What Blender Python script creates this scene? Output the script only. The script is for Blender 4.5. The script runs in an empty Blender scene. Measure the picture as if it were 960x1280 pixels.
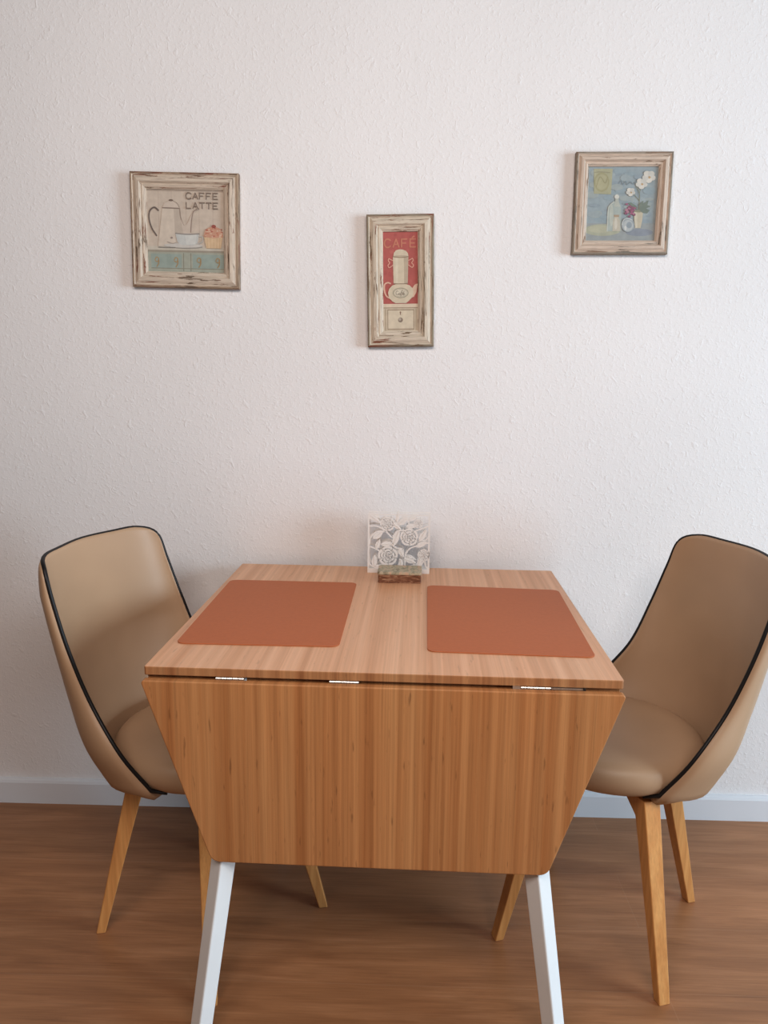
import bpy, bmesh, math, random
from math import sin, cos, pi, radians, sqrt, atan2
from mathutils import Vector, Matrix

random.seed(7)
S = 1.066                    # scene units -> metres, applied to everything at the end
sc = bpy.context.scene
COL = sc.collection

# ------------------------------------------------------------------ colours
def lin(c):
    def f(v):
        v /= 255.0
        return v / 12.92 if v <= 0.04045 else ((v + 0.055) / 1.055) ** 2.4
    return (f(c[0]), f(c[1]), f(c[2]), 1.0)

# ------------------------------------------------------------------ node helpers
class NT:
    def __init__(s, name, rough=0.5, spec=0.5):
        s.m = bpy.data.materials.new(name); s.m.use_nodes = True
        s.t = s.m.node_tree; s.n = s.t.nodes; s.l = s.t.links
        s.b = s.n['Principled BSDF']
        s.b.inputs['Roughness'].default_value = rough
        s.b.inputs['Specular IOR Level'].default_value = spec
    def new(s, ty, **kw):
        nd = s.n.new(ty)
        for k, v in kw.items(): setattr(nd, k, v)
        return nd
    def link(s, a, b): s.l.new(a, b)
    def coord(s, scale=(1, 1, 1), rot=(0, 0, 0), loc=(0, 0, 0)):
        tc = s.new('ShaderNodeTexCoord'); mp = s.new('ShaderNodeMapping')
        mp.inputs['Scale'].default_value = scale; mp.inputs['Rotation'].default_value = rot
        mp.inputs['Location'].default_value = loc
        s.link(tc.outputs['Object'], mp.inputs['Vector']); return mp.outputs[0]
    def noise(s, vec, scale, detail=3, rough=0.5, dist=0.0):
        nd = s.new('ShaderNodeTexNoise'); s.link(vec, nd.inputs['Vector'])
        nd.inputs['Scale'].default_value = scale; nd.inputs['Detail'].default_value = detail
        nd.inputs['Roughness'].default_value = rough; nd.inputs['Distortion'].default_value = dist
        return nd.outputs['Fac']
    def ramp(s, fac, stops, interp='LINEAR'):
        nd = s.new('ShaderNodeValToRGB'); cr = nd.color_ramp; cr.interpolation = interp
        while len(cr.elements) < len(stops): cr.elements.new(0.5)
        for e, (p, c) in zip(cr.elements, stops):
            e.position = p; e.color = c if len(c) == 4 else lin(c)
        s.link(fac, nd.inputs[0]); return nd.outputs[0]
    def mix(s, a, b, fac, mode='MIX'):
        nd = s.new('ShaderNodeMix', data_type='RGBA', blend_type=mode)
        for sock, v in ((nd.inputs[0], fac), (nd.inputs[6], a), (nd.inputs[7], b)):
            if hasattr(v, 'is_output') or isinstance(v, bpy.types.NodeSocket): s.link(v, sock)
            else: sock.default_value = v
        return nd.outputs[2]
    def math(s, op, a, b=0.0):
        nd = s.new('ShaderNodeMath', operation=op)
        for sock, v in ((nd.inputs[0], a), (nd.inputs[1], b)):
            if isinstance(v, bpy.types.NodeSocket): s.link(v, sock)
            else: sock.default_value = v
        return nd.outputs[0]
    def bump(s, h, strength=0.3, dist=0.002):
        nd = s.new('ShaderNodeBump'); nd.inputs['Strength'].default_value = strength
        nd.inputs['Distance'].default_value = dist
        s.link(h, nd.inputs['Height']); s.link(nd.outputs[0], s.b.inputs['Normal'])
    def color(s, c):
        if isinstance(c, bpy.types.NodeSocket): s.link(c, s.b.inputs['Base Color'])
        else: s.b.inputs['Base Color'].default_value = c

def bw(v): return (v, v, v, 1.0)

def mat_flat(name, c, rough=0.5, spec=0.5, metal=0.0, var=0.06, scale=40, bump=0.0):
    n = NT(name, rough, spec); n.b.inputs['Metallic'].default_value = metal
    v = n.coord(); f = n.noise(v, scale, 3)
    a = tuple(max(0, x * (1 - var)) for x in lin(c)[:3]) + (1,)
    b = tuple(min(1, x * (1 + var)) for x in lin(c)[:3]) + (1,)
    n.color(n.ramp(f, [(0.3, a), (0.7, b)]))
    if bump: n.bump(n.noise(v, scale * 6, 2), bump, 0.0006)
    return n.m

def mat_wallpaper():
    n = NT('woodchip_wallpaper', 0.75, 0.25)
    v = n.coord()
    big = n.noise(v, 2.0, 2)
    n.color(n.ramp(big, [(0.3, (229, 226, 225)), (0.7, (233, 230, 229))]))
    chips = n.ramp(n.noise(v, 105, 3, 0.6, 0.4), [(0.50, bw(0)), (0.68, bw(0.8)), (0.8, bw(1))])
    sparse = n.ramp(n.noise(v, 48, 3, 0.55, 0.8), [(0.60, bw(0)), (0.70, bw(1))])
    fine = n.noise(v, 380, 3)
    soft = n.noise(v, 30, 2)
    # seams between wallpaper lengths
    sx = n.new('ShaderNodeSeparateXYZ'); n.link(v, sx.inputs[0])
    def seam(x0):
        d = n.math('ABSOLUTE', n.math('SUBTRACT', sx.outputs['X'], x0 * S))
        return n.math('LESS_THAN', d, 0.0011)
    sm = n.math('ADD', seam(0.036), seam(-0.447))
    h = n.math('ADD', n.math('MULTIPLY', chips, 0.75), n.math('MULTIPLY', sparse, 0.9))
    h = n.math('ADD', h, n.math('MULTIPLY', fine, 0.35))
    h = n.math('ADD', h, n.math('MULTIPLY', soft, 0.9))
    h = n.math('ADD', h, n.math('MULTIPLY', sm, 0.35))
    n.bump(h, 0.30, 0.0022)
    return n.m

def mat_floor():
    n = NT('oak_vinyl_planks', 0.36, 0.5)
    v = n.coord()
    br = n.new('ShaderNodeTexBrick', offset=0.37, offset_frequency=2, squash=1.0)
    vb = n.coord(loc=(1.25, 0.08, 0))
    n.link(vb, br.inputs['Vector'])
    br.inputs['Scale'].default_value = 1.0
    br.inputs['Brick Width'].default_value = 2.9
    br.inputs['Row Height'].default_value = 0.19
    br.inputs['Mortar Size'].default_value = 0.0011
    br.inputs['Mortar Smooth'].default_value = 0.3
    br.inputs['Color1'].default_value = bw(0.0); br.inputs['Color2'].default_value = bw(1.0)
    br.inputs['Mortar'].default_value = bw(0.5); br.inputs['Bias'].default_value = 0
    tone = br.outputs['Color']
    g1 = n.noise(n.coord((1.6, 16, 1)), 1.6, 5, 0.6, 0.7)
    g2 = n.noise(n.coord((5, 150, 1)), 1.5, 4, 0.6)
    cloud = n.noise(n.coord((1.2, 3, 1)), 2.2, 2, 0.5, 0.5)
    base = n.ramp(g1, [(0.25, (144, 100, 68)), (0.5, (165, 118, 82)), (0.75, (182, 134, 97))])
    fine = n.ramp(g2, [(0.3, bw(0.80)), (0.5, bw(0.95)), (0.7, bw(1.06))])
    c = n.mix(base, fine, 0.8, 'MULTIPLY')
    c = n.mix(c, n.ramp(cloud, [(0.3, bw(0.86)), (0.7, bw(1.08))]), 0.8, 'MULTIPLY')
    c = n.mix(c, n.ramp(tone, [(0.0, bw(0.93)), (1.0, bw(1.05))]), 1.0, 'MULTIPLY')
    c = n.mix(c, lin((186, 150, 120)), n.math('MULTIPLY', br.outputs['Fac'], 0.22))
    n.color(c)
    n.bump(n.math('ADD', g2, n.math('MULTIPLY', br.outputs['Fac'], -2.0)), 0.12, 0.0006)
    return n.m

def mat_bamboo(name, light, dark, contrast=1.0, rough=0.42, grain='YZ', spec=0.4):
    """bamboo board: narrow strips, fibres and small nodes running along one axis"""
    n = NT(name, rough, spec)
    if grain == 'YZ': k = lambda a, l: (a, l, l)          # strips side by side along x
    else: k = lambda a, l: (l, a, l)
    strips = n.noise(n.coord(k(58, 0.5)), 1.0, 2, 0.6)
    fine = n.noise(n.coord(k(230, 2.2)), 1.0, 4, 0.65)
    hair = n.noise(n.coord(k(700, 9)), 1.0, 3, 0.6)
    blot = n.noise(n.coord(k(5, 2)), 1.0, 2, 0.5)
    spk = n.noise(n.coord(k(150, 22)), 1.0, 2, 0.5)
    mid = tuple((a + b) / 2 for a, b in zip(light, dark))
    c = n.ramp(strips, [(0.30, dark), (0.48, mid), (0.70, light)])
    c = n.mix(c, n.ramp(fine, [(0.32, bw(1 - 0.22 * contrast)), (0.5, bw(0.97)), (0.7, bw(1 + 0.10 * contrast))]), 1.0, 'MULTIPLY')
    c = n.mix(c, n.ramp(hair, [(0.3, bw(1 - 0.10 * contrast)), (0.7, bw(1.04))]), 1.0, 'MULTIPLY')
    c = n.mix(c, n.ramp(blot, [(0.3, (1.0, 0.93, 0.88, 1)), (0.7, (1.0, 1.03, 1.05, 1))]), contrast, 'MULTIPLY')
    c = n.mix(c, n.ramp(spk, [(0.24, bw(1 - 0.42 * contrast)), (0.34, bw(1.0))]), 1.0, 'MULTIPLY')
    n.color(c)
    n.bump(hair, 0.06, 0.0004)
    return n.m

def mat_leather(name, c, rough=0.42):
    n = NT(name, rough, 0.5)
    v = n.coord()
    a = tuple(x * 0.95 for x in lin(c)[:3]) + (1,); b = tuple(x * 1.05 for x in lin(c)[:3]) + (1,)
    n.color(n.ramp(n.noise(v, 6, 2), [(0.3, a), (0.7, b)]))
    vo = n.new('ShaderNodeTexVoronoi'); vo.inputs['Scale'].default_value = 700; n.link(v, vo.inputs['Vector'])
    n.bump(n.math('ADD', vo.outputs['Distance'], n.math('MULTIPLY', n.noise(v, 14, 2), 2.0)), 0.10, 0.0008)
    return n.m

def mat_distressed(name, axis, paint, under, under2, amount=0.0):
    """cream paint rubbed through in long streaks along one axis"""
    n = NT(name, 0.6, 0.3)
    sc_ = (11, 120, 120) if axis == 'X' else (120, 120, 11)
    s1 = n.noise(n.coord(sc_, loc=(3.1, 1.7, 0.4)), 1.0, 5, 0.7, 0.8)
    s2 = n.noise(n.coord((9, 9, 9), loc=(1, 7, 3)), 1.0, 2)
    s3 = n.noise(n.coord(tuple(x * 2.5 for x in sc_)), 1.0, 3, 0.6)
    rub = n.ramp(s1, [(0.565 - amount, bw(0)), (0.60 - amount, bw(1))])
    u = n.mix(lin(under), lin(under2), n.ramp(s2, [(0.45, bw(0)), (0.55, bw(1))]))
    p = n.ramp(s3, [(0.3, tuple(int(x * 0.88) for x in paint)), (0.6, paint)])
    n.color(n.mix(p, u, rub))
    n.bump(n.math('SUBTRACT', s3, rub), 0.3, 0.0008)
    return n.m

# ------------------------------------------------------------------ object helpers
def link(name, me, mats=(), parent=None, loc=(0, 0, 0), rot=(0, 0, 0)):
    o = bpy.data.objects.new(name, me); COL.objects.link(o)
    for m in (mats if isinstance(mats, (list, tuple)) else [mats]):
        if me is not None: me.materials.append(m)
    o.location = loc; o.rotation_euler = rot
    if parent: o.parent = parent
    return o

def mesh(name, verts, faces, mats=(), parent=None, smooth=False, fm=None, recalc=True, bevel=0, loc=(0, 0, 0), rot=(0, 0, 0)):
    me = bpy.data.meshes.new(name); me.from_pydata([tuple(v) for v in verts], [], faces)
    if fm:
        me.polygons.foreach_set('material_index', fm)
    if recalc or bevel:
        bm = bmesh.new(); bm.from_mesh(me)
        if recalc: bmesh.ops.recalc_face_normals(bm, faces=bm.faces)
        if bevel:
            es = [e for e in bm.edges if len(e.link_faces) == 2 and e.calc_face_angle(0) > 0.35]
            bmesh.ops.bevel(bm, geom=es, offset=bevel, segments=3, profile=0.5, affect='EDGES')
        bm.to_mesh(me); bm.free()
    if smooth: me.polygons.foreach_set('use_smooth', [True] * len(me.polygons))
    return link(name, me, mats, parent, loc, rot)

def root(name, label, cat, loc=(0, 0, 0), rz=0, group=None):
    o = bpy.data.objects.new(name, None); COL.objects.link(o)
    o.empty_display_size = 0.1; o.location = loc; o.rotation_euler = (0, 0, rz)
    o['label'] = label; o['category'] = cat
    if group: o['group'] = group
    return o

def tag(o, label, cat, group=None):
    o['label'] = label; o['category'] = cat
    if group: o['group'] = group
    return o

class MB:
    """collects simple solids into one mesh"""
    def __init__(s): s.v = []; s.f = []; s.m = []
    def add(s, v, f, m=0):
        k = len(s.v); s.v += [tuple(x) for x in v]; s.f += [[i + k for i in q] for q in f]; s.m += [m] * len(f)
    def box(s, a, b, m=0):
        (x0, y0, z0), (x1, y1, z1) = a, b
        s.add([(x0, y0, z0), (x1, y0, z0), (x1, y1, z0), (x0, y1, z0), (x0, y0, z1), (x1, y0, z1), (x1, y1, z1), (x0, y1, z1)],
              [(0, 3, 2, 1), (4, 5, 6, 7), (0, 1, 5, 4), (1, 2, 6, 5), (2, 3, 7, 6), (3, 0, 4, 7)], m)
    def prism_y(s, pts, y0, y1, m=0):
        """polygon in x,z extruded from y0 (back) to y1 (front)"""
        n = len(pts)
        s.add([(x, y0, z) for x, z in pts] + [(x, y1, z) for x, z in pts],
              [list(range(n)), list(range(2 * n - 1, n - 1, -1))] + [[i, (i + 1) % n, (i + 1) % n + n, i + n] for i in range(n)], m)
    def prism_z(s, pts, z0, z1, m=0):
        n = len(pts)
        s.add([(x, y, z0) for x, y in pts] + [(x, y, z1) for x, y in pts],
              [list(range(n - 1, -1, -1)), list(range(n, 2 * n))] + [[i, (i + 1) % n, (i + 1) % n + n, i + n] for i in range(n)], m)
    def tube(s, path, r, m=0, seg=8, closed=False):
        path = [Vector(p) for p in path]; n = len(path); k = len(s.v)
        up = Vector((0.13, 0.31, 0.94)).normalized(); prev = None
        for i, p in enumerate(path):
            if closed: t = path[(i + 1) % n] - path[i - 1]
            else: t = path[min(i + 1, n - 1)] - path[max(i - 1, 0)]
            t.normalize()
            a = (prev - t * prev.dot(t)) if prev is not None else t.cross(up)
            a.normalize(); prev = a; b = t.cross(a)
            for j in range(seg):
                q = p + (a * cos(2 * pi * j / seg) + b * sin(2 * pi * j / seg)) * r
                s.v.append(tuple(q))
        for i in range(n if closed else n - 1):
            for j in range(seg):
                i2 = (i + 1) % n
                s.f.append([k + i * seg + j, k + i * seg + (j + 1) % seg, k + i2 * seg + (j + 1) % seg, k + i2 * seg + j]); s.m.append(m)
        if not closed:
            s.f.append([k + j for j in range(seg)]); s.m.append(m)
            s.f.append([k + (n - 1) * seg + j for j in range(seg)]); s.m.append(m)
    def build(s, name, mats, parent=None, **kw):
        return mesh(name, s.v, s.f, mats, parent, fm=s.m, **kw)

def rounded(pts, rads, seg=5):
    """round the corners of a polygon"""
    out = []; n = len(pts)
    for i in range(n):
        p = Vector(pts[i]); a = Vector(pts[i - 1]); b = Vector(pts[(i + 1) % n]); r = rads[i] if isinstance(rads, (list, tuple)) else rads
        da = (a - p).normalized(); db = (b - p).normalized()
        ang = da.angle(db); d = r / math.tan(ang / 2); c = p + (da + db).normalized() * (r / sin(ang / 2))
        s0 = p + da * d - c; s1 = p + db * d - c
        a0 = atan2(s0.y, s0.x); a1 = atan2(s1.y, s1.x)
        while a1 - a0 > pi: a1 -= 2 * pi
        while a1 - a0 < -pi: a1 += 2 * pi
        for k in range(seg + 1):
            t = a0 + (a1 - a0) * k / seg; out.append((c.x + r * cos(t), c.y + r * sin(t)))
    return out

def catmull(P, n=8, ends=None):
    P = [Vector(p) for p in P]
    first = ends[0] if ends else 2 * P[0] - P[1]; last = ends[1] if ends else 2 * P[-1] - P[-2]
    Q = [first] + P + [last]; out = []
    for i in range(1, len(Q) - 2):
        a, b, c, d = Q[i - 1:i + 3]
        for k in range(n):
            t = k / n
            out.append(0.5 * (2 * b + (c - a) * t + (2 * a - 5 * b + 4 * c - d) * t * t + (-a + 3 * b - 3 * c + d) * t ** 3))
    out.append(P[-1].copy()); return out

# ------------------------------------------------------------------ materials
M = dict(
    wall=mat_wallpaper(), floor=mat_floor(),
    base=mat_flat('baseboard_white', (222, 224, 228), 0.35, 0.4, var=0.02, scale=3),
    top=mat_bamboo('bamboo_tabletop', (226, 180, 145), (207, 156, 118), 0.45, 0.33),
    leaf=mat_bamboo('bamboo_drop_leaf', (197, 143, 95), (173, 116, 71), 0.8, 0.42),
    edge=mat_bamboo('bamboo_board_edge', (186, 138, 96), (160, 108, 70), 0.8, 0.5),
    white=mat_flat('white_lacquered_wood', (232, 234, 234), 0.35, 0.4, var=0.02, scale=8),
    chairwood=mat_bamboo('oak_chair_leg', (214, 160, 100), (196, 138, 80), 0.35, 0.45),
    leather=mat_leather('taupe_leatherette', (182, 151, 122), 0.46),
    piping=mat_flat('black_piping', (26, 22, 22), 0.45, 0.4),
    mat=mat_flat('terracotta_leatherette', (184, 106, 64), 0.5, 0.35, var=0.03, scale=120, bump=0.15),
    dark=mat_flat('dark_metal', (40, 38, 36), 0.5, 0.5),
    chrome=mat_flat('nickel_hinge_metal', (205, 203, 198), 0.3, 0.5, metal=0.85, var=0.05, scale=200),
    holder=mat_flat('white_painted_metal', (232, 228, 224), 0.5, 0.3, var=0.02),
)

# ------------------------------------------------------------------ setting
def struct(o): o['kind'] = 'structure'; return o
ROOM_X, ROOM_Y, ROOM_Z = 3.2, -4.4, 2.45
mb = MB(); mb.box((-ROOM_X, 0, -0.05), (ROOM_X, 0.12, ROOM_Z)); struct(mb.build('wall_back', M['wall']))
mb = MB(); mb.box((-ROOM_X, ROOM_Y, -0.05), (ROOM_X, 0.0, 0.0)); struct(mb.build('floor', M['floor']))
# baseboard with a chamfered top edge
prof = [(0, 0), (-0.015, 0), (-0.015, 0.060), (-0.012, 0.0665), (-0.006, 0.069), (0, 0.069)]
v = [(x, y, z) for x in (-ROOM_X, ROOM_X) for y, z in prof]; n_ = len(prof)
f = [list(range(n_)), list(range(2 * n_ - 1, n_ - 1, -1))] + [[i, (i + 1) % n_, (i + 1) % n_ + n_, i + n_] for i in range(n_)]
struct(mesh('baseboard_back', v, f, M['base']))

# ------------------------------------------------------------------ drop-leaf table
TD, TH, TB, TR = 0.698, 0.694, 0.0425, -0.02354
W2 = 0.39; TT = 0.0148
table = root('drop_leaf_table', 'bamboo drop-leaf table on white legs with its front leaf folded down, pushed against the wall', 'table', (0, -TB, 0), TR)
mb = MB(); mb.prism_z(rounded([(-W2, -TD), (W2, -TD), (W2, 0), (-W2, 0)], 0.004, 3), TH - TT, TH)
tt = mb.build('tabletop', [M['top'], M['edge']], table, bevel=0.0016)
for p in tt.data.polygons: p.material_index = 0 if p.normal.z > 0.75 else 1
LT, LH, LB = TH - 0.0175, 0.3215, 0.2815
def leaf(front):
    pts = rounded([(-W2 - .001, LT), (W2 + .001, LT), (LB, LT - LH), (-LB, LT - LH)], [0.005, 0.005, 0.02, 0.02], 6)
    y1 = -TD - 0.0174 if front else 0.0170; y0 = y1 + 0.0146 if front else y1 - 0.0146
    mb = MB(); mb.prism_y(pts, y0, y1)
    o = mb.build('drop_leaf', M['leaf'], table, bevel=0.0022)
    o['label'] = 'front bamboo leaf hanging down, tapered like a trapezium' if front else 'rear bamboo leaf hanging down against the wall'
leaf(True); leaf(False)
# legs: square section turned forty-five degrees, splayed outwards, bottoms tapered a little
def table_leg(foot, topp):
    v = []
    for (cx, cy, z), r in ((foot, 0.0205), (topp, 0.0245)):
        for k, sx, sy in ((0, 0, -1), (1, 1, 0), (2, 0, 1), (3, -1, 0)):
            v.append((cx + sx * r, cy + sy * r, z))
    return mesh('leg', v, [(3, 2, 1, 0), (4, 5, 6, 7), (0, 1, 5, 4), (1, 2, 6, 5), (2, 3, 7, 6), (3, 0, 4, 7)], M['white'], table, bevel=0.003)
zt = 0.678
for sx in (-1, 1):
    table_leg((sx * 0.316, -0.704, 0), (sx * 0.223, -0.668, zt))
    table_leg((sx * 0.316, -0.030, 0), (sx * 0.223, -0.060, zt))
# white apron rails under the top
mb = MB()
mb.box((-0.215, -0.672, 0.612), (0.215, -0.654, 0.678)); mb.box((-0.215, -0.074, 0.612), (0.215, -0.056, 0.678))
mb.box((-0.240, -0.650, 0.612), (-0.222, -0.076, 0.678)); mb.box((0.222, -0.650, 0.612), (0.240, -0.076, 0.678))
mb.build('apron', M['white'], table, bevel=0.0015)
mb = MB(); mb.box((-0.386, -0.690, 0.648), (0.386, -0.6745, TH - TT - 0.0002)); mb.build('gap_light_blocker', M['leaf'], table, bevel=0.001)  # added bamboo strip, blocks light showing through the gap above the leaf
# hinges in the gap between top and leaf
def hinge(x0, x1, n=5, slide=False):
    mb = MB(); yb = -TD - 0.0012; zb = TH - TT - 0.0016
    L = (x1 - x0) / n
    for i in range(n):
        mb.tube([(x0 + i * L + 0.0004, yb, zb), (x0 + (i + 1) * L - 0.0004, yb, zb)], 0.0021, seg=10)
    mb.box((x0, -TD + 0.0075, TH - TT - 0.0012), (x1, -TD, TH - TT - 0.0001))
    mb.box((x0, yb - 0.0014, LT - 0.028), (x1, yb - 0.0003, LT - 0.0002))
    h = mb.build('hinge', M['chrome'], table, smooth=False)
    h['label'] = 'silver hinge in the gap under the table edge'
    if slide:
        m2 = MB(); m2.box((x0 - 0.013, yb - 0.002, zb - 0.0018), (x0 - 0.0005, yb + 0.004, zb + 0.0022))
        m4 = MB(); m4.box((x1 + 0.0005, yb - 0.0012, zb - 0.0012), (x1 + 0.052, yb + 0.003, zb + 0.0010))
        m4.build('support_strip', M['chrome'], h)
        m2.build('hinge_bracket', M['chrome'], h)
        m3 = MB(); m3.tube([(x1 + 0.053, yb - 0.002, zb), (x1 + 0.053, yb + 0.003, zb)], 0.0024, seg=10)
        m3.build('screw', M['dark'], h)
hinge(-0.270, -0.223); hinge(-0.083, -0.035); hinge(0.226, 0.274, 5, True)

# ------------------------------------------------------------------ things on the table
def on_table(x, y, z=0.0):
    return (x * cos(TR) - y * sin(TR), x * sin(TR) + y * cos(TR) - TB, TH + z)
def placemat(pts, label):
    cx = sum(p[0] for p in pts) / 4; cy = sum(p[1] for p in pts) / 4
    loc = on_table(cx, cy, 0.0002)
    o_pts = rounded([(x - cx, y - cy) for x, y in pts], 0.016, 7)
    mb = MB(); mb.prism_z(o_pts, 0.0, 0.0016)
    o = mb.build('placemat', M['mat'], None, bevel=0.0006, loc=loc, rot=(0, 0, TR))
    return tag(o, label, 'placemat', 'terracotta placemats on the bamboo table')
placemat([(-0.372, -0.590), (-0.080, -0.584), (-0.084, -0.161), (-0.379, -0.162)],
         'smooth terracotta rectangular placemat on the table in front of the left chair')
placemat([(0.076, -0.595), (0.367, -0.602), (0.375, -0.182), (0.079, -0.168)],
         'smooth terracotta rectangular placemat on the table in front of the right chair')

# napkin holder: white cut-out panels with roses and leaves on a low base
def napkin_holder():
    hx, hy, _ = on_table(0.009, -0.060)
    r = root('napkin_holder', 'white filigree napkin holder with cut-out roses standing at the rear of the table', 'napkin holder', (hx, hy, TH), TR)
    W, H = 0.151, 0.1465
    k = W / 610.0
    def P(x, y): return ((x - 465) * k, (690 - y) * k * (H / (600 * k)))
    def stroke(mb, pts, w, y0, y1, n=6):
        c = catmull([Vector((a, b, 0)) for a, b in pts], n); L = []; R = []
        for i, p in enumerate(c):
            t = (c[min(i + 1, len(c) - 1)] - c[max(i - 1, 0)]).normalized(); nn = Vector((-t.y, t.x, 0)) * w / 2
            L.append(P(*(p + nn)[:2])); R.append(P(*(p - nn)[:2]))
        for i in range(len(c) - 1):
            mb.prism_y([L[i], L[i + 1], R[i + 1], R[i]], y0, y1)
    def leafp(mb, cx, cy, L, w, ang, y0, y1, vein=True):
        a = radians(ang); pts = []
        for i in range(13):
            t = i / 12; pts.append((t * L - L / 2, w * sin(pi * t ** 0.85)))
        for i in range(11, 0, -1):
            t = i / 12; pts.append((t * L - L / 2, -w * sin(pi * t ** 0.85)))
        q = [P(cx + x * cos(a) - y * sin(a), cy - (x * sin(a) + y * cos(a))) for x, y in pts]
        mb.prism_y(q, y0, y1)
        if vein:
            dx, dy = cos(a) * L * .42, -sin(a) * L * .42
            stroke(mb, [(cx - dx, cy - dy), (cx, cy), (cx + dx, cy + dy)], 5, y1, y1 - 0.0007, 2)
    def rose(mb, cx, cy, R, y0, y1):
        for rf, wd, turns, ph in ((0.86, 0.22, 5, 0.2), (0.56, 0.19, 4, 0.9), (0.30, 0.14, 3, 0.1)):
            for q in range(turns):
                a0 = ph + 2 * pi * q / turns; seg = []
                for i in range(9):
                    u = i / 8; t = a0 + (2 * pi / turns) * 1.08 * u
                    rr = R * (rf - 0.10 * (2 * u - 1) ** 4 + 0.05 * sin(pi * u) - (0.16 if u > 0.9 else 0))
                    seg.append((cx + rr * cos(t), cy + rr * sin(t)))
                stroke(mb, seg, R * wd, y0, y1, 2)
        mb.prism_y([P(cx + R * 0.13 * cos(2 * pi * i / 14), cy + R * 0.13 * sin(2 * pi * i / 14)) for i in range(14)], y0, y1)
    def panel(yy, name):
        mb = MB(); y0, y1 = yy + 0.0008, yy - 0.0012; y2 = y1 - 0.0006
        fw = 0.0042
        mb.box((-W / 2, y1, 0), (-W / 2 + fw, y0, H)); mb.box((W / 2 - fw, y1, 0), (W / 2, y0, H))
        mb.box((-W / 2 + fw, y1, H - fw * .7), (W / 2 - fw, y0, H)); mb.box((-W / 2 + fw, y1, 0), (W / 2 - fw, y0, 0.011))
        for rs in ((360, 515, 98), (566, 320, 88), (352, 190, 72), (712, 500, 60), (655, 180, 46)):
            rose(mb, *rs, y0, y1)
        for lf in ((262, 305, 130, 30, 35), (350, 392, 130, 26, 5), (492, 480, 105, 26, -62), (580, 560, 130, 26, -20),
                   (228, 570, 130, 28, 88), (672, 575, 95, 24, 80), (440, 330, 190, 30, 70), (262, 395, 110, 24, 70),
                   (505, 160, 120, 28, 40), (595, 205, 130, 24, 8), (700, 300, 150, 28, 60), (490, 585, 80, 26, 90),
                   (232, 140, 120, 24, -35), (690, 390, 130, 26, 25), (448, 215, 100, 22, -40), (600, 130, 100, 20, 25),
                   (300, 620, 150, 18, 3), (640, 640, 130, 18, 12), (450, 120, 110, 18, 80)):
            leafp(mb, *lf, y0, y1 + 0.0002)
        for st in (((165, 215), (250, 215), (330, 260), (400, 330)), ((165, 420), (230, 440), (300, 480)),
                   ((530, 620), (530, 520), (570, 440), (660, 400), (768, 372)), ((165, 560), (200, 620), (270, 645)),
                   ((400, 330), (450, 260), (520, 250)), ((430, 690), (480, 600), (480, 540)), ((640, 690), (690, 600), (720, 540)),
                   ((400, 400), (440, 430), (500, 440)), ((340, 265), (250, 270), (190, 330), (180, 400)), ((520, 95), (560, 170), (560, 250)),
                   ((165, 130), (260, 170), (300, 190)), ((620, 260), (690, 230), (768, 200)), ((720, 560), (740, 620), (768, 640)),
                   ((410, 180), (470, 170), (520, 110)), ((660, 330), (720, 350), (768, 300))):
            stroke(mb, st, 13, y0, y1 + 0.0001)
        return mb.build(name, M['holder'], r, recalc=True)
    panel(0.0, 'front_panel'); panel(0.034, 'rear_panel')
    mb = MB(); mb.box((-W / 2, 0.0009, 0), (W / 2, 0.0330, 0.003)); mb.build('base', M['holder'], r, bevel=0.0006)
napkin_holder()

def flat_box():
    n = NT('worn_painted_lid', 0.5, 0.4)
    v = n.coord((60, 30, 30)); f = n.noise(v, 1.2, 4, 0.65, 1.2)
    n.color(n.ramp(f, [(0.30, (128, 112, 96)), (0.42, (158, 148, 124)), (0.52, (184, 172, 148)), (0.62, (200, 166, 140)), (0.75, (150, 142, 128))]))
    n2 = NT('brown_varnished_side', 0.28, 0.5)
    f2 = n2.noise(n2.coord((50, 20, 260)), 1.2, 4, 0.6, 0.6)
    n2.color(n2.ramp(f2, [(0.3, (92, 56, 40)), (0.5, (128, 84, 62)), (0.66, (176, 140, 112)), (0.8, (118, 76, 56))]))
    x, y, z = on_table(0.0145, -0.119)
    r = root('trinket_box', 'small flat brown box with a worn mottled lid in front of the white napkin holder', 'box', (x, y, z), TR)
    mb = MB(); mb.prism_z(rounded([(-.050, -.033), (.050, -.033), (.050, .033), (-.050, .033)], 0.004, 4), 0.0, 0.0195)
    mb.build('box_body', n2.m, r, bevel=0.0008)
    mb = MB(); mb.prism_z(rounded([(-.0515, -.0345), (.0515, -.0345), (.0515, .0345), (-.0515, .0345)], 0.006, 4), 0.0197, 0.0265)
    mb.build('lid', n.m, r, bevel=0.0016)
flat_box()

# ------------------------------------------------------------------ swivel chairs with shell backs
RIM = [(-0.023, 0.180, 0.401), (-0.070, 0.202, 0.478), (-0.130, 0.194, 0.561), (-0.172, 0.193, 0.657), (-0.202, 0.189, 0.744),
       (-0.221, 0.182, 0.804), (-0.249, 0.150, 0.824), (-0.268, 0.083, 0.826), (-0.281, 0.0, 0.827)]
BULGE = [0.166, 0.148, 0.101, 0.070, 0.058, 0.055]

def interp(xs, ys, x):
    if x <= xs[0]: return ys[0]
    for i in range(len(xs) - 1):
        if x <= xs[i + 1]:
            t = (x - xs[i]) / (xs[i + 1] - xs[i]); return ys[i] * (1 - t) + ys[i + 1] * t
    return ys[-1]

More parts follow.
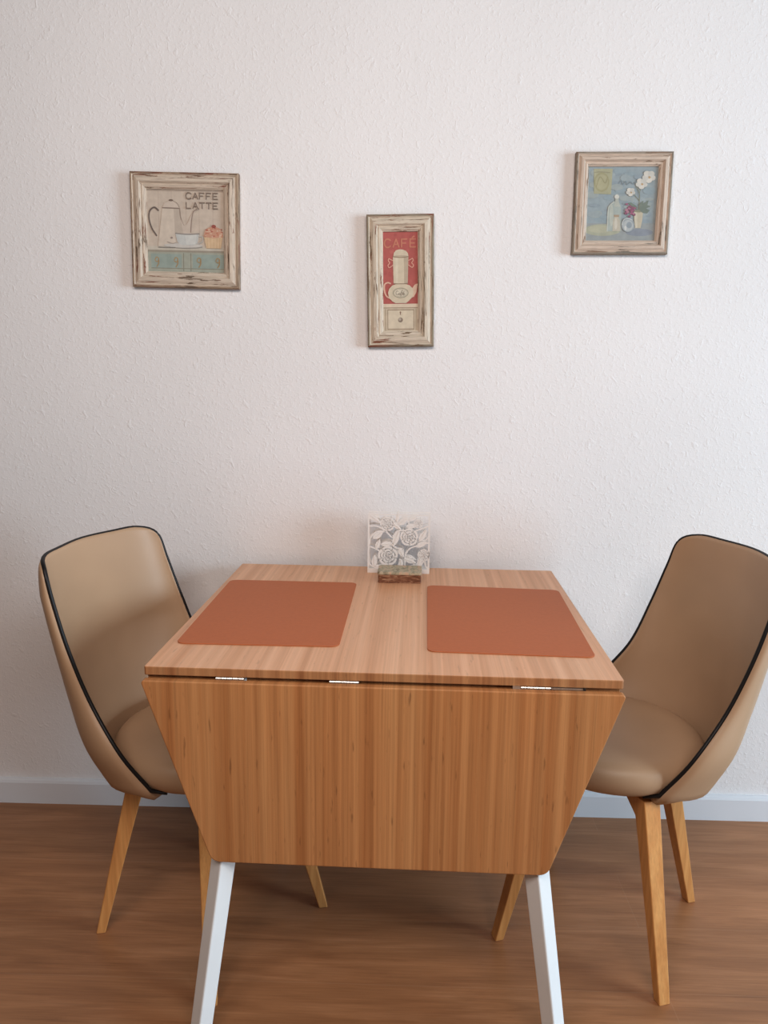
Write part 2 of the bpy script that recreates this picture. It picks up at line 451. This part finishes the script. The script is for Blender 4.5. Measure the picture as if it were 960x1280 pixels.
def make_chair(loc, heading, legang, label):
    r = root('dining_chair', label, 'chair', loc, heading, 'leatherette dining chairs at the bamboo table')
    n = 8
    mirror_end = Vector((RIM[-2][0], -RIM[-2][1], RIM[-2][2]))
    rim = catmull(RIM, n, ends=(2 * Vector(RIM[0]) - Vector(RIM[1]), mirror_end))
    side = rim[:5 * n + 1]; top = rim[5 * n:]
    tw = [p.y for p in reversed(top)]; tx = [p.x for p in reversed(top)]; tz = [p.z for p in reversed(top)]
    bl = catmull([(b, 0, 0) for b in BULGE], n); NU = 28; rows = []
    A1 = side[-1]
    for vi, A in enumerate(side):
        b = bl[vi].x; t = vi / (len(side) - 1); kk = t ** 5; row = []
        for j in range(NU + 1):
            ph = -pi / 2 + pi * j / NU
            pw = 1.0 + 0.35 * t
            y = A.y * sin(ph); x = A.x - b * (cos(ph) ** pw)
            # blend to the curved top rim
            yt = A1.y * sin(ph); xt = A1.x - bl[-1].x * (cos(ph) ** 1.35)
            dx = interp(tw, tx, abs(yt)) - xt; dz = interp(tw, tz, abs(yt)) - A1.z
            row.append(Vector((x + kk * dx, y, A.z + kk * dz - 0.010 * (1 - t) ** 3 * cos(ph))))
        rows.append(row)
    # rows below the rim closing under the cushion
    base0 = rows[0]; under = []
    for fz, fr in ((-0.0085, 0.93), (-0.0135, 0.80), (-0.015, 0.45), (-0.015, 0.12)):
        under.append([Vector((-0.015 + (p.x + 0.015) * fr, p.y * fr, 0.3935 + fz + (p.z - 0.3935) * fr * 0.5)) for p in base0])
    grid = under[::-1] + rows; G = len(grid); NV = NU + 1
    # normals, then an outer skin
    def nrm(i, j):
        a = grid[min(i + 1, G - 1)][j] - grid[max(i - 1, 0)][j]; b = grid[i][min(j + 1, NU)] - grid[i][max(j - 1, 0)]
        c = a.cross(b)
        return c.normalized() if c.length > 1e-9 else Vector((0, 0, -1))
    ctr = Vector((0.0, 0, 0.62)); V = []; F = []
    for i in range(G):
        for j in range(NV): V.append(grid[i][j])
    for i in range(G):
        for j in range(NV):
            nn = nrm(i, j)
            if nn.dot(grid[i][j] - ctr) < 0: nn = -nn
            ph = -pi / 2 + pi * j / NU
            edge = min(1.0, cos(ph) * 1.9) if i < G - 1 else 0.0
            th = 0.010 + 0.013 * max(0.0, edge) ** 0.6
            if i > G - 8: th = 0.009 + (th - 0.009) * ((G - 1 - i) / 7.0) ** 0.6
            if i < 4: th = 0.004 + 0.004 * i
            V.append(grid[i][j] + nn * th)
    off = G * NV
    for i in range(G - 1):
        for j in range(NU):
            a = i * NV + j; F.append((a, a + 1, a + NV + 1, a + NV)); F.append((off + a, off + a + NV, off + a + NV + 1, off + a + 1))
    for i in range(G - 1):
        for j in (0, NU):
            a = i * NV + j; F.append((a, a + NV, off + a + NV, off + a))
    for j in range(NU):
        for i in (0, G - 1):
            a = i * NV + j; F.append((a, a + 1, off + a + 1, off + a))
    mesh('backrest_shell', V, F, M['leather'], r, smooth=True)
    # black piping round the rim
    mid = []
    gi = range(4, G)
    def rimpt(i, j):
        a = V[i * NV + j]; b = V[off + i * NV + j]
        d = (b - a).normalized()
        return a + d * 0.0045
    path = [rimpt(i, 0) for i in gi] + [rimpt(G - 1, j) for j in range(1, NU)] + [rimpt(i, NU) for i in reversed(gi)]
    fr = path[0] + Vector((0.024, 0.017, -0.010)); fl = path[-1] + Vector((0.024, -0.017, -0.010))
    path = [fr] + path + [fl]
    mb = MB(); mb.tube(path, 0.0040, seg=8)
    p2 = [p + Vector((0.0, 0, 0.0)) for p in path]
    mb.build('piping', M['piping'], r, smooth=True)['label'] = 'black piping around the rim of the backrest'
    # round cushion
    prof = [(0.0, 0.3835), (0.120, 0.3835), (0.152, 0.3845), (0.170, 0.391), (0.182, 0.402), (0.188, 0.416), (0.189, 0.428), (0.185, 0.440), (0.176, 0.4495),
            (0.160, 0.456), (0.120, 0.4605), (0.06, 0.4625), (0.0, 0.463)]
    K = 56; V = []; F = []
    for (rr, z) in prof:
        if rr == 0: V.append((0, 0, z)); continue
        for k in range(K):
            a = 2 * pi * k / K
            ex = 1.0 + (0.012 if cos(a) > 0 else 0.0) * cos(a)
            V.append((rr * cos(a) * ex, rr * sin(a), z))
    for k in range(K): F.append((0, 1 + (k + 1) % K, 1 + k))
    for i in range(len(prof) - 3):
        for k in range(K):
            a = 1 + i * K; F.append((a + k, a + (k + 1) % K, a + K + (k + 1) % K, a + K + k))
    e = 1 + (len(prof) - 3) * K; t = e + K
    for k in range(K): F.append((e + k, e + (k + 1) % K, t))
    mesh('seat_cushion', V, F, M['leather'], r, smooth=True)
    # swivel plate
    mb = MB(); mb.prism_z([(0.085 * cos(2 * pi * k / 28), 0.085 * sin(2 * pi * k / 28)) for k in range(28)], 0.3545, 0.3620)
    mb.build('swivel_plate', M['dark'], r)
    # bent wooden legs that meet under the seat
    w1, w0, t1, t0 = 0.0175, 0.0120, 0.030, 0.019
    zt, zb = 0.372, 0.352
    pl = [  # x,z outline with half width
        (0.012, zt, w1), (0.160, zt, w1), (0.236 + t0 / 2, 0.0, w0), (0.236 - t0 / 2, 0.0, w0), (0.160 - t1 + 0.004, zb - 0.022, w1), (0.100, zb, w1), (0.012, zb, w1)]
    LV = [(x, h, z) for x, z, h in pl] + [(x, -h, z) for x, z, h in pl]; q = len(pl)
    LF = [list(range(q)), list(range(2 * q - 1, q - 1, -1))] + [[i, (i + 1) % q, (i + 1) % q + q, i + q] for i in range(q)]
    for k in range(4):
        mesh('leg', LV, LF, M['legwood'], r, bevel=0.0022, rot=(0, 0, legang + k * pi / 2 - heading))
    return r

def mat_legwood():
    n = NT('honey_oak_legs', 0.42, 0.4)
    g = n.noise(n.coord((60, 60, 3)), 1.0, 4, 0.6, 0.3); g2 = n.noise(n.coord((260, 260, 9)), 1.0, 3, 0.6)
    c = n.ramp(g, [(0.3, (196, 136, 80)), (0.7, (218, 164, 104))])
    n.color(n.mix(c, n.ramp(g2, [(0.3, bw(0.9)), (0.6, bw(1.03))]), 1.0, 'MULTIPLY'))
    return n.m
M['legwood'] = mat_legwood()

make_chair((-0.380, -0.4355, 0), -0.250, radians(12.0), 'taupe leatherette shell chair with black piping on the left side of the table')
make_chair((0.456, -0.404, 0), 3.290, radians(16.8), 'taupe leatherette shell chair with black piping on the right side of the table')

# ------------------------------------------------------------------ framed pictures
def frame_mesh(parent, w, h, prof, mats):
    V = []; F = []; fm = []
    for t, d in prof:
        a, b = w / 2 - t, h / 2 - t
        V += [(-a, -d, -b), (a, -d, -b), (a, -d, b), (-a, -d, b)]
    for i in range(len(prof) - 1):
        for k in range(4):
            a = i * 4; F.append((a + k, a + (k + 1) % 4, a + 4 + (k + 1) % 4, a + 4 + k))
            m = 0 if k in (0, 2) else 1
            if i < 3: m += 2
            fm.append(m)
    # back
    l = (len(prof) - 1) * 4
    for k in range(4): F.append((k, (k + 1) % 4, l + (k + 1) % 4, l + k)); fm.append(0)
    return mesh('frame', V, F, mats, parent, fm=fm)

class Art:
    """flat printed picture: layered polygons in one mesh"""
    def __init__(s, mp, fade=0.23): s.mb = MB(); s.fade = fade; s.mp = mp; s.mats = []; s.idx = {}; s.layer = 0
    def c(s, col):
        key = col
        if col not in s.idx:
            s.idx[col] = len(s.mats)
            col = tuple(int(q * (1 - s.fade) + s.fade * g) for q, g in zip(col, (172, 162, 152)))
            s.mats.append(mat_flat('print_' + '_'.join(map(str, col)), col, 0.6, 0.2, var=0.07, scale=60))
        return s.idx[key]
    def poly(s, pts, col):
        s.layer += 1; y = -0.000012 * s.layer
        P = [s.mp(*p) for p in pts]
        s.mb.add([(x, y, z) for x, z in P], [list(range(len(P)))], s.c(col))
    def rect(s, x0, y0, x1, y1, col): s.poly([(x0, y1), (x1, y1), (x1, y0), (x0, y0)], col)
    def ell(s, cx, cy, rx, ry, col, a0=0, a1=360, n=28):
        s.poly([(cx + rx * cos(radians(a0 + (a1 - a0) * i / n)), cy + ry * sin(radians(a0 + (a1 - a0) * i / n))) for i in range(n + (1 if a1 - a0 < 360 else 0))], col)
    def line(s, pts, w, col, curve=False):
        s.layer += 1; y = -0.000012 * s.layer
        c = catmull([Vector((a, b, 0)) for a, b in pts], 6) if curve else [Vector((a, b, 0)) for a, b in pts]
        for i in range(len(c) - 1):
            t = (c[i + 1] - c[i]); 
            if t.length < 1e-6: continue
            t.normalize(); nn = Vector((-t.y, t.x, 0)) * w / 2; e = t * w * 0.28
            q = [s.mp(*(p)[:2]) for p in (c[i] + nn - e, c[i + 1] + nn + e, c[i + 1] - nn + e, c[i] - nn - e)]
            s.mb.add([(x, y - 0.000004 * i, z) for x, z in q], [(0, 1, 2, 3)], s.c(col))
        s.layer += len(c) // 3
    LET = {'C': [[(1, .15), (.7, 0), (.3, 0), (0, .3), (0, .7), (.3, 1), (.7, 1), (1, .85)]],
           'A': [[(0, 1), (.5, 0), (1, 1)], [(.2, .65), (.8, .65)]], 'F': [[(0, 1), (0, 0), (.9, 0)], [(0, .5), (.7, .5)]],
           'E': [[(.95, 0), (0, 0), (0, 1), (.95, 1)], [(0, .5), (.75, .5)]], 'L': [[(0, 0), (0, 1), (.9, 1)]],
           'T': [[(0, 0), (1, 0)], [(.5, 0), (.5, 1)]]}
    def text(s, word, x, y, w, h, gap, lw, col, serif=True):
        for ch in word:
            ac = ch == '\u00c9'
            for st in s.LET['E' if ac else ch]:
                s.line([(x + a * w, y + b * h) for a, b in st], lw, col, curve=(ch == 'C'))
            if ac: s.line([(x + .35 * w, y - .18 * h), (x + .7 * w, y - .36 * h)], lw, col)
            x += w + gap
    def build(s, parent, y):
        return s.mb.build('print', s.mats, parent, recalc=False, loc=(0, y, 0))

def picture(cx, cz, w, h, roll, border, label, mats, mp, paint, group):
    r = root('framed_picture', label, 'picture', (cx, -0.0005, cz), 0, group); r.rotation_euler = (0, radians(-roll), 0)
    b = border
    prof = [(0.0, 0.0), (0.0, 0.0145), (0.0022, 0.0175), (0.0050, 0.0175), (0.0075, 0.0150), (b * .40, 0.0190), (b * .58, 0.0200), (b * .70, 0.0150),
            (b * .76, 0.0162), (b * .88, 0.0150), (b * .95, 0.0125), (b, 0.0115), (b, 0.0060)]
    frame_mesh(r, w, h, prof, mats)
    mb = MB(); mb.box((-w / 2 + b * .8, -0.0085, -h / 2 + b * .8), (w / 2 - b * .8, -0.0055, h / 2 - b * .8))
    mb.build('backing_board', mat_flat('backing_card', (150, 132, 110)), r)
    a = Art(mp, 0.36 if 'orchids' in label else 0.25); paint(a); a.build(r, -0.0088)
    return r


def fm_set(nm, paint, under, under2, am, edge):
    return [mat_distressed(nm + '_paint_across', 'X', paint, under, under2, am), mat_distressed(nm + '_paint_upright', 'Z', paint, under, under2, am),
            mat_distressed(nm + '_edge_across', 'X', edge, under, under2, am + 0.06), mat_distressed(nm + '_edge_upright', 'Z', edge, under, under2, am + 0.06)]

# left picture: coffee pot, cup and cake on a cupboard
kL = 0.259 / 825.0
def mpL(x, y): return ((x - 475) * kL, (522 - y) * kL * (0.262 / 875.0) / kL)
def paintL(a):
    a.rect(168, 205, 782, 835, (205, 190, 175))
    for x in (270, 370, 480, 580, 685): a.rect(x - 2, 205, x + 2, 660, (188, 172, 158))
    a.rect(165, 205, 782, 222, (170, 154, 140))
    # shelf and drawers
    a.rect(168, 640, 782, 668, (200, 194, 180)); a.rect(168, 668, 782, 688, (150, 144, 130))
    a.rect(168, 684, 782, 835, (160, 166, 152)); a.rect(205, 698, 440, 806, (146, 164, 156)); a.rect(525, 698, 765, 806, (146, 164, 156))
    a.rect(452, 690, 458, 830, (128, 128, 114)); a.rect(508, 690, 514, 830, (128, 128, 114)); a.rect(205, 806, 765, 812, (130, 130, 116))
    for x in (250, 398, 575, 720):
        a.line([(x - 16, 745), (x - 4, 725), (x + 12, 735), (x + 4, 760), (x - 14, 752)], 7, (166, 136, 92), True)
        a.line([(x + 12, 735), (x + 12, 770), (x - 2, 798)], 7, (160, 128, 84), True)
    # pot
    a.poly([(300, 348), (432, 348), (470, 640), (262, 640)], (212, 200, 184)); a.poly([(385, 348), (432, 348), (470, 640), (400, 640)], (192, 180, 166))
    a.poly([(300, 348), (318, 310), (350, 296), (385, 296), (415, 318), (432, 348)], (208, 194, 180)); a.line([(302, 348), (434, 350)], 9, (128, 112, 102))
    a.ell(368, 290, 17, 8, (110, 92, 82)); a.line([(385, 296), (412, 310), (430, 340)], 5, (150, 134, 122), True)
    a.line([(432, 350), (440, 420), (462, 480), (490, 495)], 8, (150, 132, 120), True)
    a.poly([(440, 430), (462, 480), (488, 470), (515, 410), (540, 375), (575, 350), (540, 385), (530, 440), (520, 540), (455, 540)], (204, 190, 176))
    a.line([(580, 350), (540, 372), (524, 430), (514, 530)], 8, (146, 128, 118), True); a.line([(555, 335), (572, 358)], 7, (186, 170, 156))
    a.line([(270, 368), (240, 346), (205, 372), (197, 430), (215, 500), (252, 560)], 11, (98, 86, 82), True)
    # cup and saucer
    a.ell(455, 632, 150, 17, (206, 204, 198)); a.line([(265, 648), (330, 650), (395, 648)], 7, (132, 128, 122)); a.line([(400, 650), (520, 652), (600, 640)], 6, (160, 156, 150), True)
    a.poly([(396, 540), (580, 540), (566, 610), (540, 628), (440, 628), (412, 606)], (198, 203, 200)); a.poly([(470, 545), (560, 545), (548, 620), (480, 625)], (212, 216, 212))
    a.line([(398, 540), (490, 546), (580, 540)], 9, (140, 134, 130), True); a.line([(572, 560), (604, 565), (602, 600), (560, 618)], 8, (186, 184, 178), True)
    a.ell(368, 574, 9, 8, (150, 136, 130)); a.line([(335, 606), (372, 618), (400, 612)], 6, (168, 156, 146), True)
    # cake
    a.poly([(616, 560), (760, 560), (745, 650), (634, 650)], (216, 186, 148))
    for x in (640, 665, 690, 715, 738): a.line([(x, 565), (x * .93 + 48, 648)], 3, (196, 162, 124))
    a.poly([(612, 560), (622, 520), (650, 492), (692, 480), (735, 495), (758, 525), (765, 562), (690, 572)], (204, 150, 124))
    for i in range(34):
        x = 690 + random.uniform(-66, 66); y = 532 + random.uniform(-38, 32); a.ell(x, y, random.uniform(5, 11), random.uniform(4, 7), random.choice([(176, 96, 80), (222, 190, 166), (190, 120, 96)]), n=7)
    a.ell(692, 482, 17, 13, (150, 66, 56))
    a.text('CAFFE', 484, 232, 38, 44, 13, 8, (128, 110, 98)); a.text('LATTE', 484, 304, 38, 44, 13, 8, (128, 110, 98))
GP = 'distressed cream framed pictures on the wall'
picture(-0.5140, 1.5035, 0.259, 0.263, -0.85, 0.0375, 'square distressed frame on the wall with a CAFFE LATTE coffee pot print',
        fm_set('left_frame', (208, 193, 176), (128, 80, 62), (120, 102, 86), 0.0, (172, 150, 128)), mpL, paintL, GP)

# middle picture: red cafe poster with tall pot and teapot
kM = 0.160 / 570.0; kMz = 0.3065 / 1118.0
def mpM(x, y): return ((x - 372) * kM, (640 - y) * kMz)
def paintM(a):
    red = (176, 78, 74); cr = (212, 198, 172); crd = (184, 168, 144)
    a.rect(216, 212, 532, 832, red); a.rect(216, 212, 532, 226, (132, 62, 58))
    for i in range(26):
        x = random.uniform(225, 520); y = random.uniform(230, 800); a.ell(x, y, random.uniform(12, 30), random.uniform(10, 24), random.choice([(182, 86, 80), (170, 72, 70)]), n=9)
    a.text('CAF\u00c9', 238, 284, 50, 66, 22, 12, (196, 116, 92))
    # tall pot
    a.poly([(312, 425), (316, 398), (334, 376), (362, 368), (390, 370), (420, 382), (436, 402), (440, 425)], cr); a.ell(374, 428, 66, 10, crd)
    a.poly([(308, 432), (440, 432), (434, 655), (312, 655)], cr); a.poly([(400, 432), (440, 432), (434, 655), (404, 655)], crd); a.poly([(330, 436), (352, 436), (350, 650), (330, 650)], (222, 210, 186))
    a.line([(310, 430), (374, 437), (440, 430)], 7, (140, 118, 96), True); a.line([(312, 655), (374, 660), (434, 655)], 8, (140, 118, 96), True)
    for s_ in (-1, 1):
        X = lambda q: 374 + s_ * q
        a.line([(X(66), 462), (X(88), 452), (X(100), 446), (X(106), 462), (X(94), 482), (X(108), 500), (X(100), 520), (X(84), 514), (X(66), 500)], 8, (224, 160, 140), True)
    # teapot
    a.line([(286, 655), (262, 648), (236, 664), (234, 712), (250, 760), (290, 785)], 13, (224, 176, 152), True)
    a.poly([(470, 700), (488, 672), (505, 660), (526, 656), (516, 680), (508, 730), (486, 770), (460, 780)], (222, 186, 162))
    a.poly([(300, 672), (330, 662), (420, 662), (450, 672), (478, 700), (484, 735), (470, 775), (440, 806), (420, 822), (328, 822), (300, 806), (272, 775), (264, 735), (274, 700)], cr)
    a.ell(372, 735, 68, 44, (150, 142, 122)); a.ell(372, 735, 62, 38, (206, 196, 172)); a.ell(372, 735, 57, 34, (172, 160, 138)); a.ell(372, 735, 54, 31, (214, 204, 182))
    k = (112, 100, 86)   # handwritten word in the oval
    a.line([(352, 722), (340, 720), (332, 736), (340, 750), (354, 744)], 4, k, True); a.line([(366, 738), (356, 742), (358, 752), (368, 748), (368, 738), (371, 752)], 4, k, True)
    a.line([(392, 714), (382, 720), (378, 750), (372, 764)], 4, k, True); a.line([(374, 734), (390, 732)], 3, k); a.line([(390, 746), (402, 740), (396, 734), (389, 744), (396, 754), (408, 746)], 4, k, True); a.line([(398, 727), (404, 720)], 3, k)
    # shelf and drawer
    a.rect(216, 828, 532, 862, (220, 202, 178)); a.rect(216, 858, 532, 868, (160, 140, 118)); a.rect(216, 866, 532, 1090, (206, 190, 166))
    a.rect(236, 872, 246, 1085, (176, 158, 134)); a.rect(500, 872, 508, 1085, (176, 158, 134)); a.rect(258, 876, 488, 1052, (150, 130, 108)); a.rect(264, 884, 482, 1040, (216, 202, 178))
    a.rect(264, 1040, 482, 1050, (170, 150, 128)); a.ell(370, 966, 21, 21, (128, 112, 98)); a.ell(365, 961, 12, 12, (176, 164, 148)); a.rect(366, 898, 374, 922, (130, 100, 84)); a.ell(370, 900, 7, 7, (130, 100, 84))
picture(0.0020, 1.3915, 0.160, 0.3065, 1.15, 0.0385, 'narrow tall distressed frame with a red coffee pot print above the napkin holder',
        fm_set('middle_frame', (210, 196, 178), (132, 84, 64), (120, 100, 80), -0.01, (150, 138, 120)), mpM, paintM, GP)

# right picture: blue still life with orchids
kR = 0.224 / 775.0; kRz = 0.2275 / 828.0
def mpR(x, y): return ((x + (y - 470) * 0.046 - 475) * kR, (468 - y) * kRz)
def paintR(a):
    a.poly([(180, 160), (800, 160), (760, 770), (150, 770)], (138, 160, 170))
    for i in range(60):
        x = random.uniform(230, 700); y = random.uniform(200, 620)
        a.ell(x, y, random.uniform(25, 60), random.uniform(12, 30), random.choice([(134, 158, 170), (144, 164, 172), (130, 152, 166), (150, 166, 168)]), n=11)
    a.poly([(170, 625), (770, 625), (760, 770), (160, 770)], (140, 152, 156)); a.ell(320, 680, 150, 48, (164, 170, 148)); a.ell(300, 672, 100, 30, (176, 180, 154)); a.ell(620, 700, 110, 30, (122, 136, 152))
    # label patch
    a.poly([(250, 185), (400, 185), (388, 390), (250, 385)], (164, 166, 132)); a.ell(312, 292, 62, 78, (152, 152, 112)); a.ell(312, 292, 50, 64, (166, 166, 130)); a.line([(268, 330), (300, 250), (340, 300), (360, 250)], 6, (138, 138, 100), True); a.line([(255, 215), (300, 210), (380, 216)], 8, (140, 140, 110), True)
    # faded script
    a.line([(450, 300), (470, 280), (480, 310), (505, 285), (515, 312), (545, 290), (560, 306), (590, 290)], 6, (112, 134, 148), True)
    # glass dome with knob, small jar
    a.poly([(352, 690), (362, 520), (380, 475), (410, 452), (450, 450), (470, 490), (474, 690)], (158, 176, 172)); a.line([(358, 690), (366, 520), (384, 475), (415, 450)], 9, (190, 200, 192), True)
    a.ell(435, 411, 19, 19, (214, 216, 208)); a.poly([(424, 425), (446, 425), (462, 490), (414, 490)], (178, 186, 176)); a.ell(392, 560, 16, 90, (182, 192, 182))
    a.poly([(402, 690), (404, 600), (416, 580), (416, 560), (450, 560), (450, 580), (462, 600), (464, 690)], (192, 186, 168)); a.rect(412, 556, 454, 574, (160, 138, 112)); a.ell(428, 630, 12, 45, (210, 206, 192))
    # pot with plant
    a.poly([(574, 525), (648, 525), (640, 610), (628, 664), (586, 664), (576, 610)], (196, 188, 164)); a.poly([(574, 525), (600, 525), (602, 660), (586, 664)], (214, 206, 184)); a.ell(611, 527, 37, 10, (132, 134, 112))
    for pts in ([(600, 520), (560, 490), (520, 462), (550, 455), (600, 490)], [(612, 520), (640, 470), (690, 440), (680, 480), (640, 520)], [(620, 520), (660, 500), (700, 520), (680, 545), (640, 540)], [(608, 515), (620, 465), (650, 440), (640, 490)], [(640, 500), (680, 478), (708, 488), (670, 505)]):
        a.poly(pts, (98, 116, 108))
    a.line([(612, 515), (616, 440), (614, 380), (590, 330)], 5, (120, 124, 96), True); a.line([(614, 380), (640, 320), (690, 250)], 4, (120, 124, 96), True); a.line([(614, 440), (580, 400), (548, 370)], 4, (120, 124, 96), True)
    for cx, cy, rr in ((690, 250, 52), (632, 305, 46), (545, 372, 36)):
        for k in range(5):
            t = radians(72 * k + 20); a.ell(cx + rr * .55 * cos(t), cy + rr * .55 * sin(t), rr * .52, rr * .44, (222, 220, 210) if k % 2 else (206, 206, 200), n=14)
        a.ell(cx + 4, cy + 6, rr * .2, rr * .18, (186, 150, 104), n=10)
    # magenta flower and glass vase
    for i in range(26):
        x = 540 + random.gauss(0, 20); y = 520 + random.gauss(0, 30); a.ell(x, y, random.uniform(8, 16), random.uniform(7, 13), random.choice([(150, 76, 110), (128, 66, 96), (172, 112, 136)]), n=9)
    a.ell(525, 640, 52, 58, (150, 166, 174)); a.ell(525, 645, 42, 46, (176, 188, 192)); a.ell(535, 640, 22, 26, (136, 154, 166)); a.line([(478, 640), (490, 600), (520, 585), (560, 600)], 6, (206, 214, 214), True); a.ell(505, 665, 10, 18, (214, 220, 220))
picture(0.5180, 1.5715, 0.224, 0.2275, 0.45, 0.0315, 'small distressed frame with a blue still life of white orchids and glass jars',
        fm_set('right_frame', (208, 190, 174), (140, 116, 98), (122, 116, 106), -0.02, (160, 148, 134)), mpR, paintR, GP)

# ------------------------------------------------------------------ scale to metres
for me in bpy.data.meshes: me.transform(Matrix.Scale(S, 4))
for o in bpy.data.objects: o.location = o.location * S

# ------------------------------------------------------------------ camera
f, pitch, yaw, roll, cx, cy, cz = 948.23, 0.177354, 0.023885, 0.011691, 0.013937, -1.902337, 1.167920
fwd = Vector((-sin(yaw) * cos(pitch), cos(yaw) * cos(pitch), -sin(pitch))); right = Vector((cos(yaw), sin(yaw), 0)); up = right.cross(fwd)
r2 = cos(roll) * right + sin(roll) * up; u2 = -sin(roll) * right + cos(roll) * up
cam = bpy.data.cameras.new('camera'); co = bpy.data.objects.new('camera', cam); COL.objects.link(co)
cam.sensor_fit = 'VERTICAL'; cam.sensor_height = 36.0; cam.lens = 36.0 * f / 1280.0
mw = Matrix.Identity(4)
for i in range(3): mw[i][0] = r2[i]; mw[i][1] = u2[i]; mw[i][2] = -fwd[i]
mw.translation = Vector((cx, cy, cz)) * S
co.matrix_world = mw; sc.camera = co

# ------------------------------------------------------------------ light
w = bpy.data.worlds.new('world'); sc.world = w; w.use_nodes = True
w.node_tree.nodes['Background'].inputs[0].default_value = (1.0, 0.93, 0.90, 1); w.node_tree.nodes['Background'].inputs[1].default_value = 0.075
def area(name, loc, target, sx, sy, power, col):
    l = bpy.data.lights.new(name, 'AREA'); l.shape = 'RECTANGLE'; l.size = sx; l.size_y = sy; l.energy = power; l.color = col
    o = bpy.data.objects.new(name, l); COL.objects.link(o); o.location = loc
    o.rotation_euler = (Vector(target) - Vector(loc)).to_track_quat('-Z', 'Y').to_euler(); return o
area('window_light', (4.1, -1.9, 1.35), (0.0, -0.3, 0.7), 1.6, 1.9, 172, (0.66, 0.85, 1.0))
area('room_light', (0.0, -2.25, 2.25), (0.0, -0.2, 0.9), 2.2, 0.7, 41, (1.0, 0.90, 0.84))
sc.view_settings.view_transform = 'Standard'; sc.view_settings.look = 'None'
sc.view_settings.exposure = 0.07; sc.view_settings.gamma = 0.88
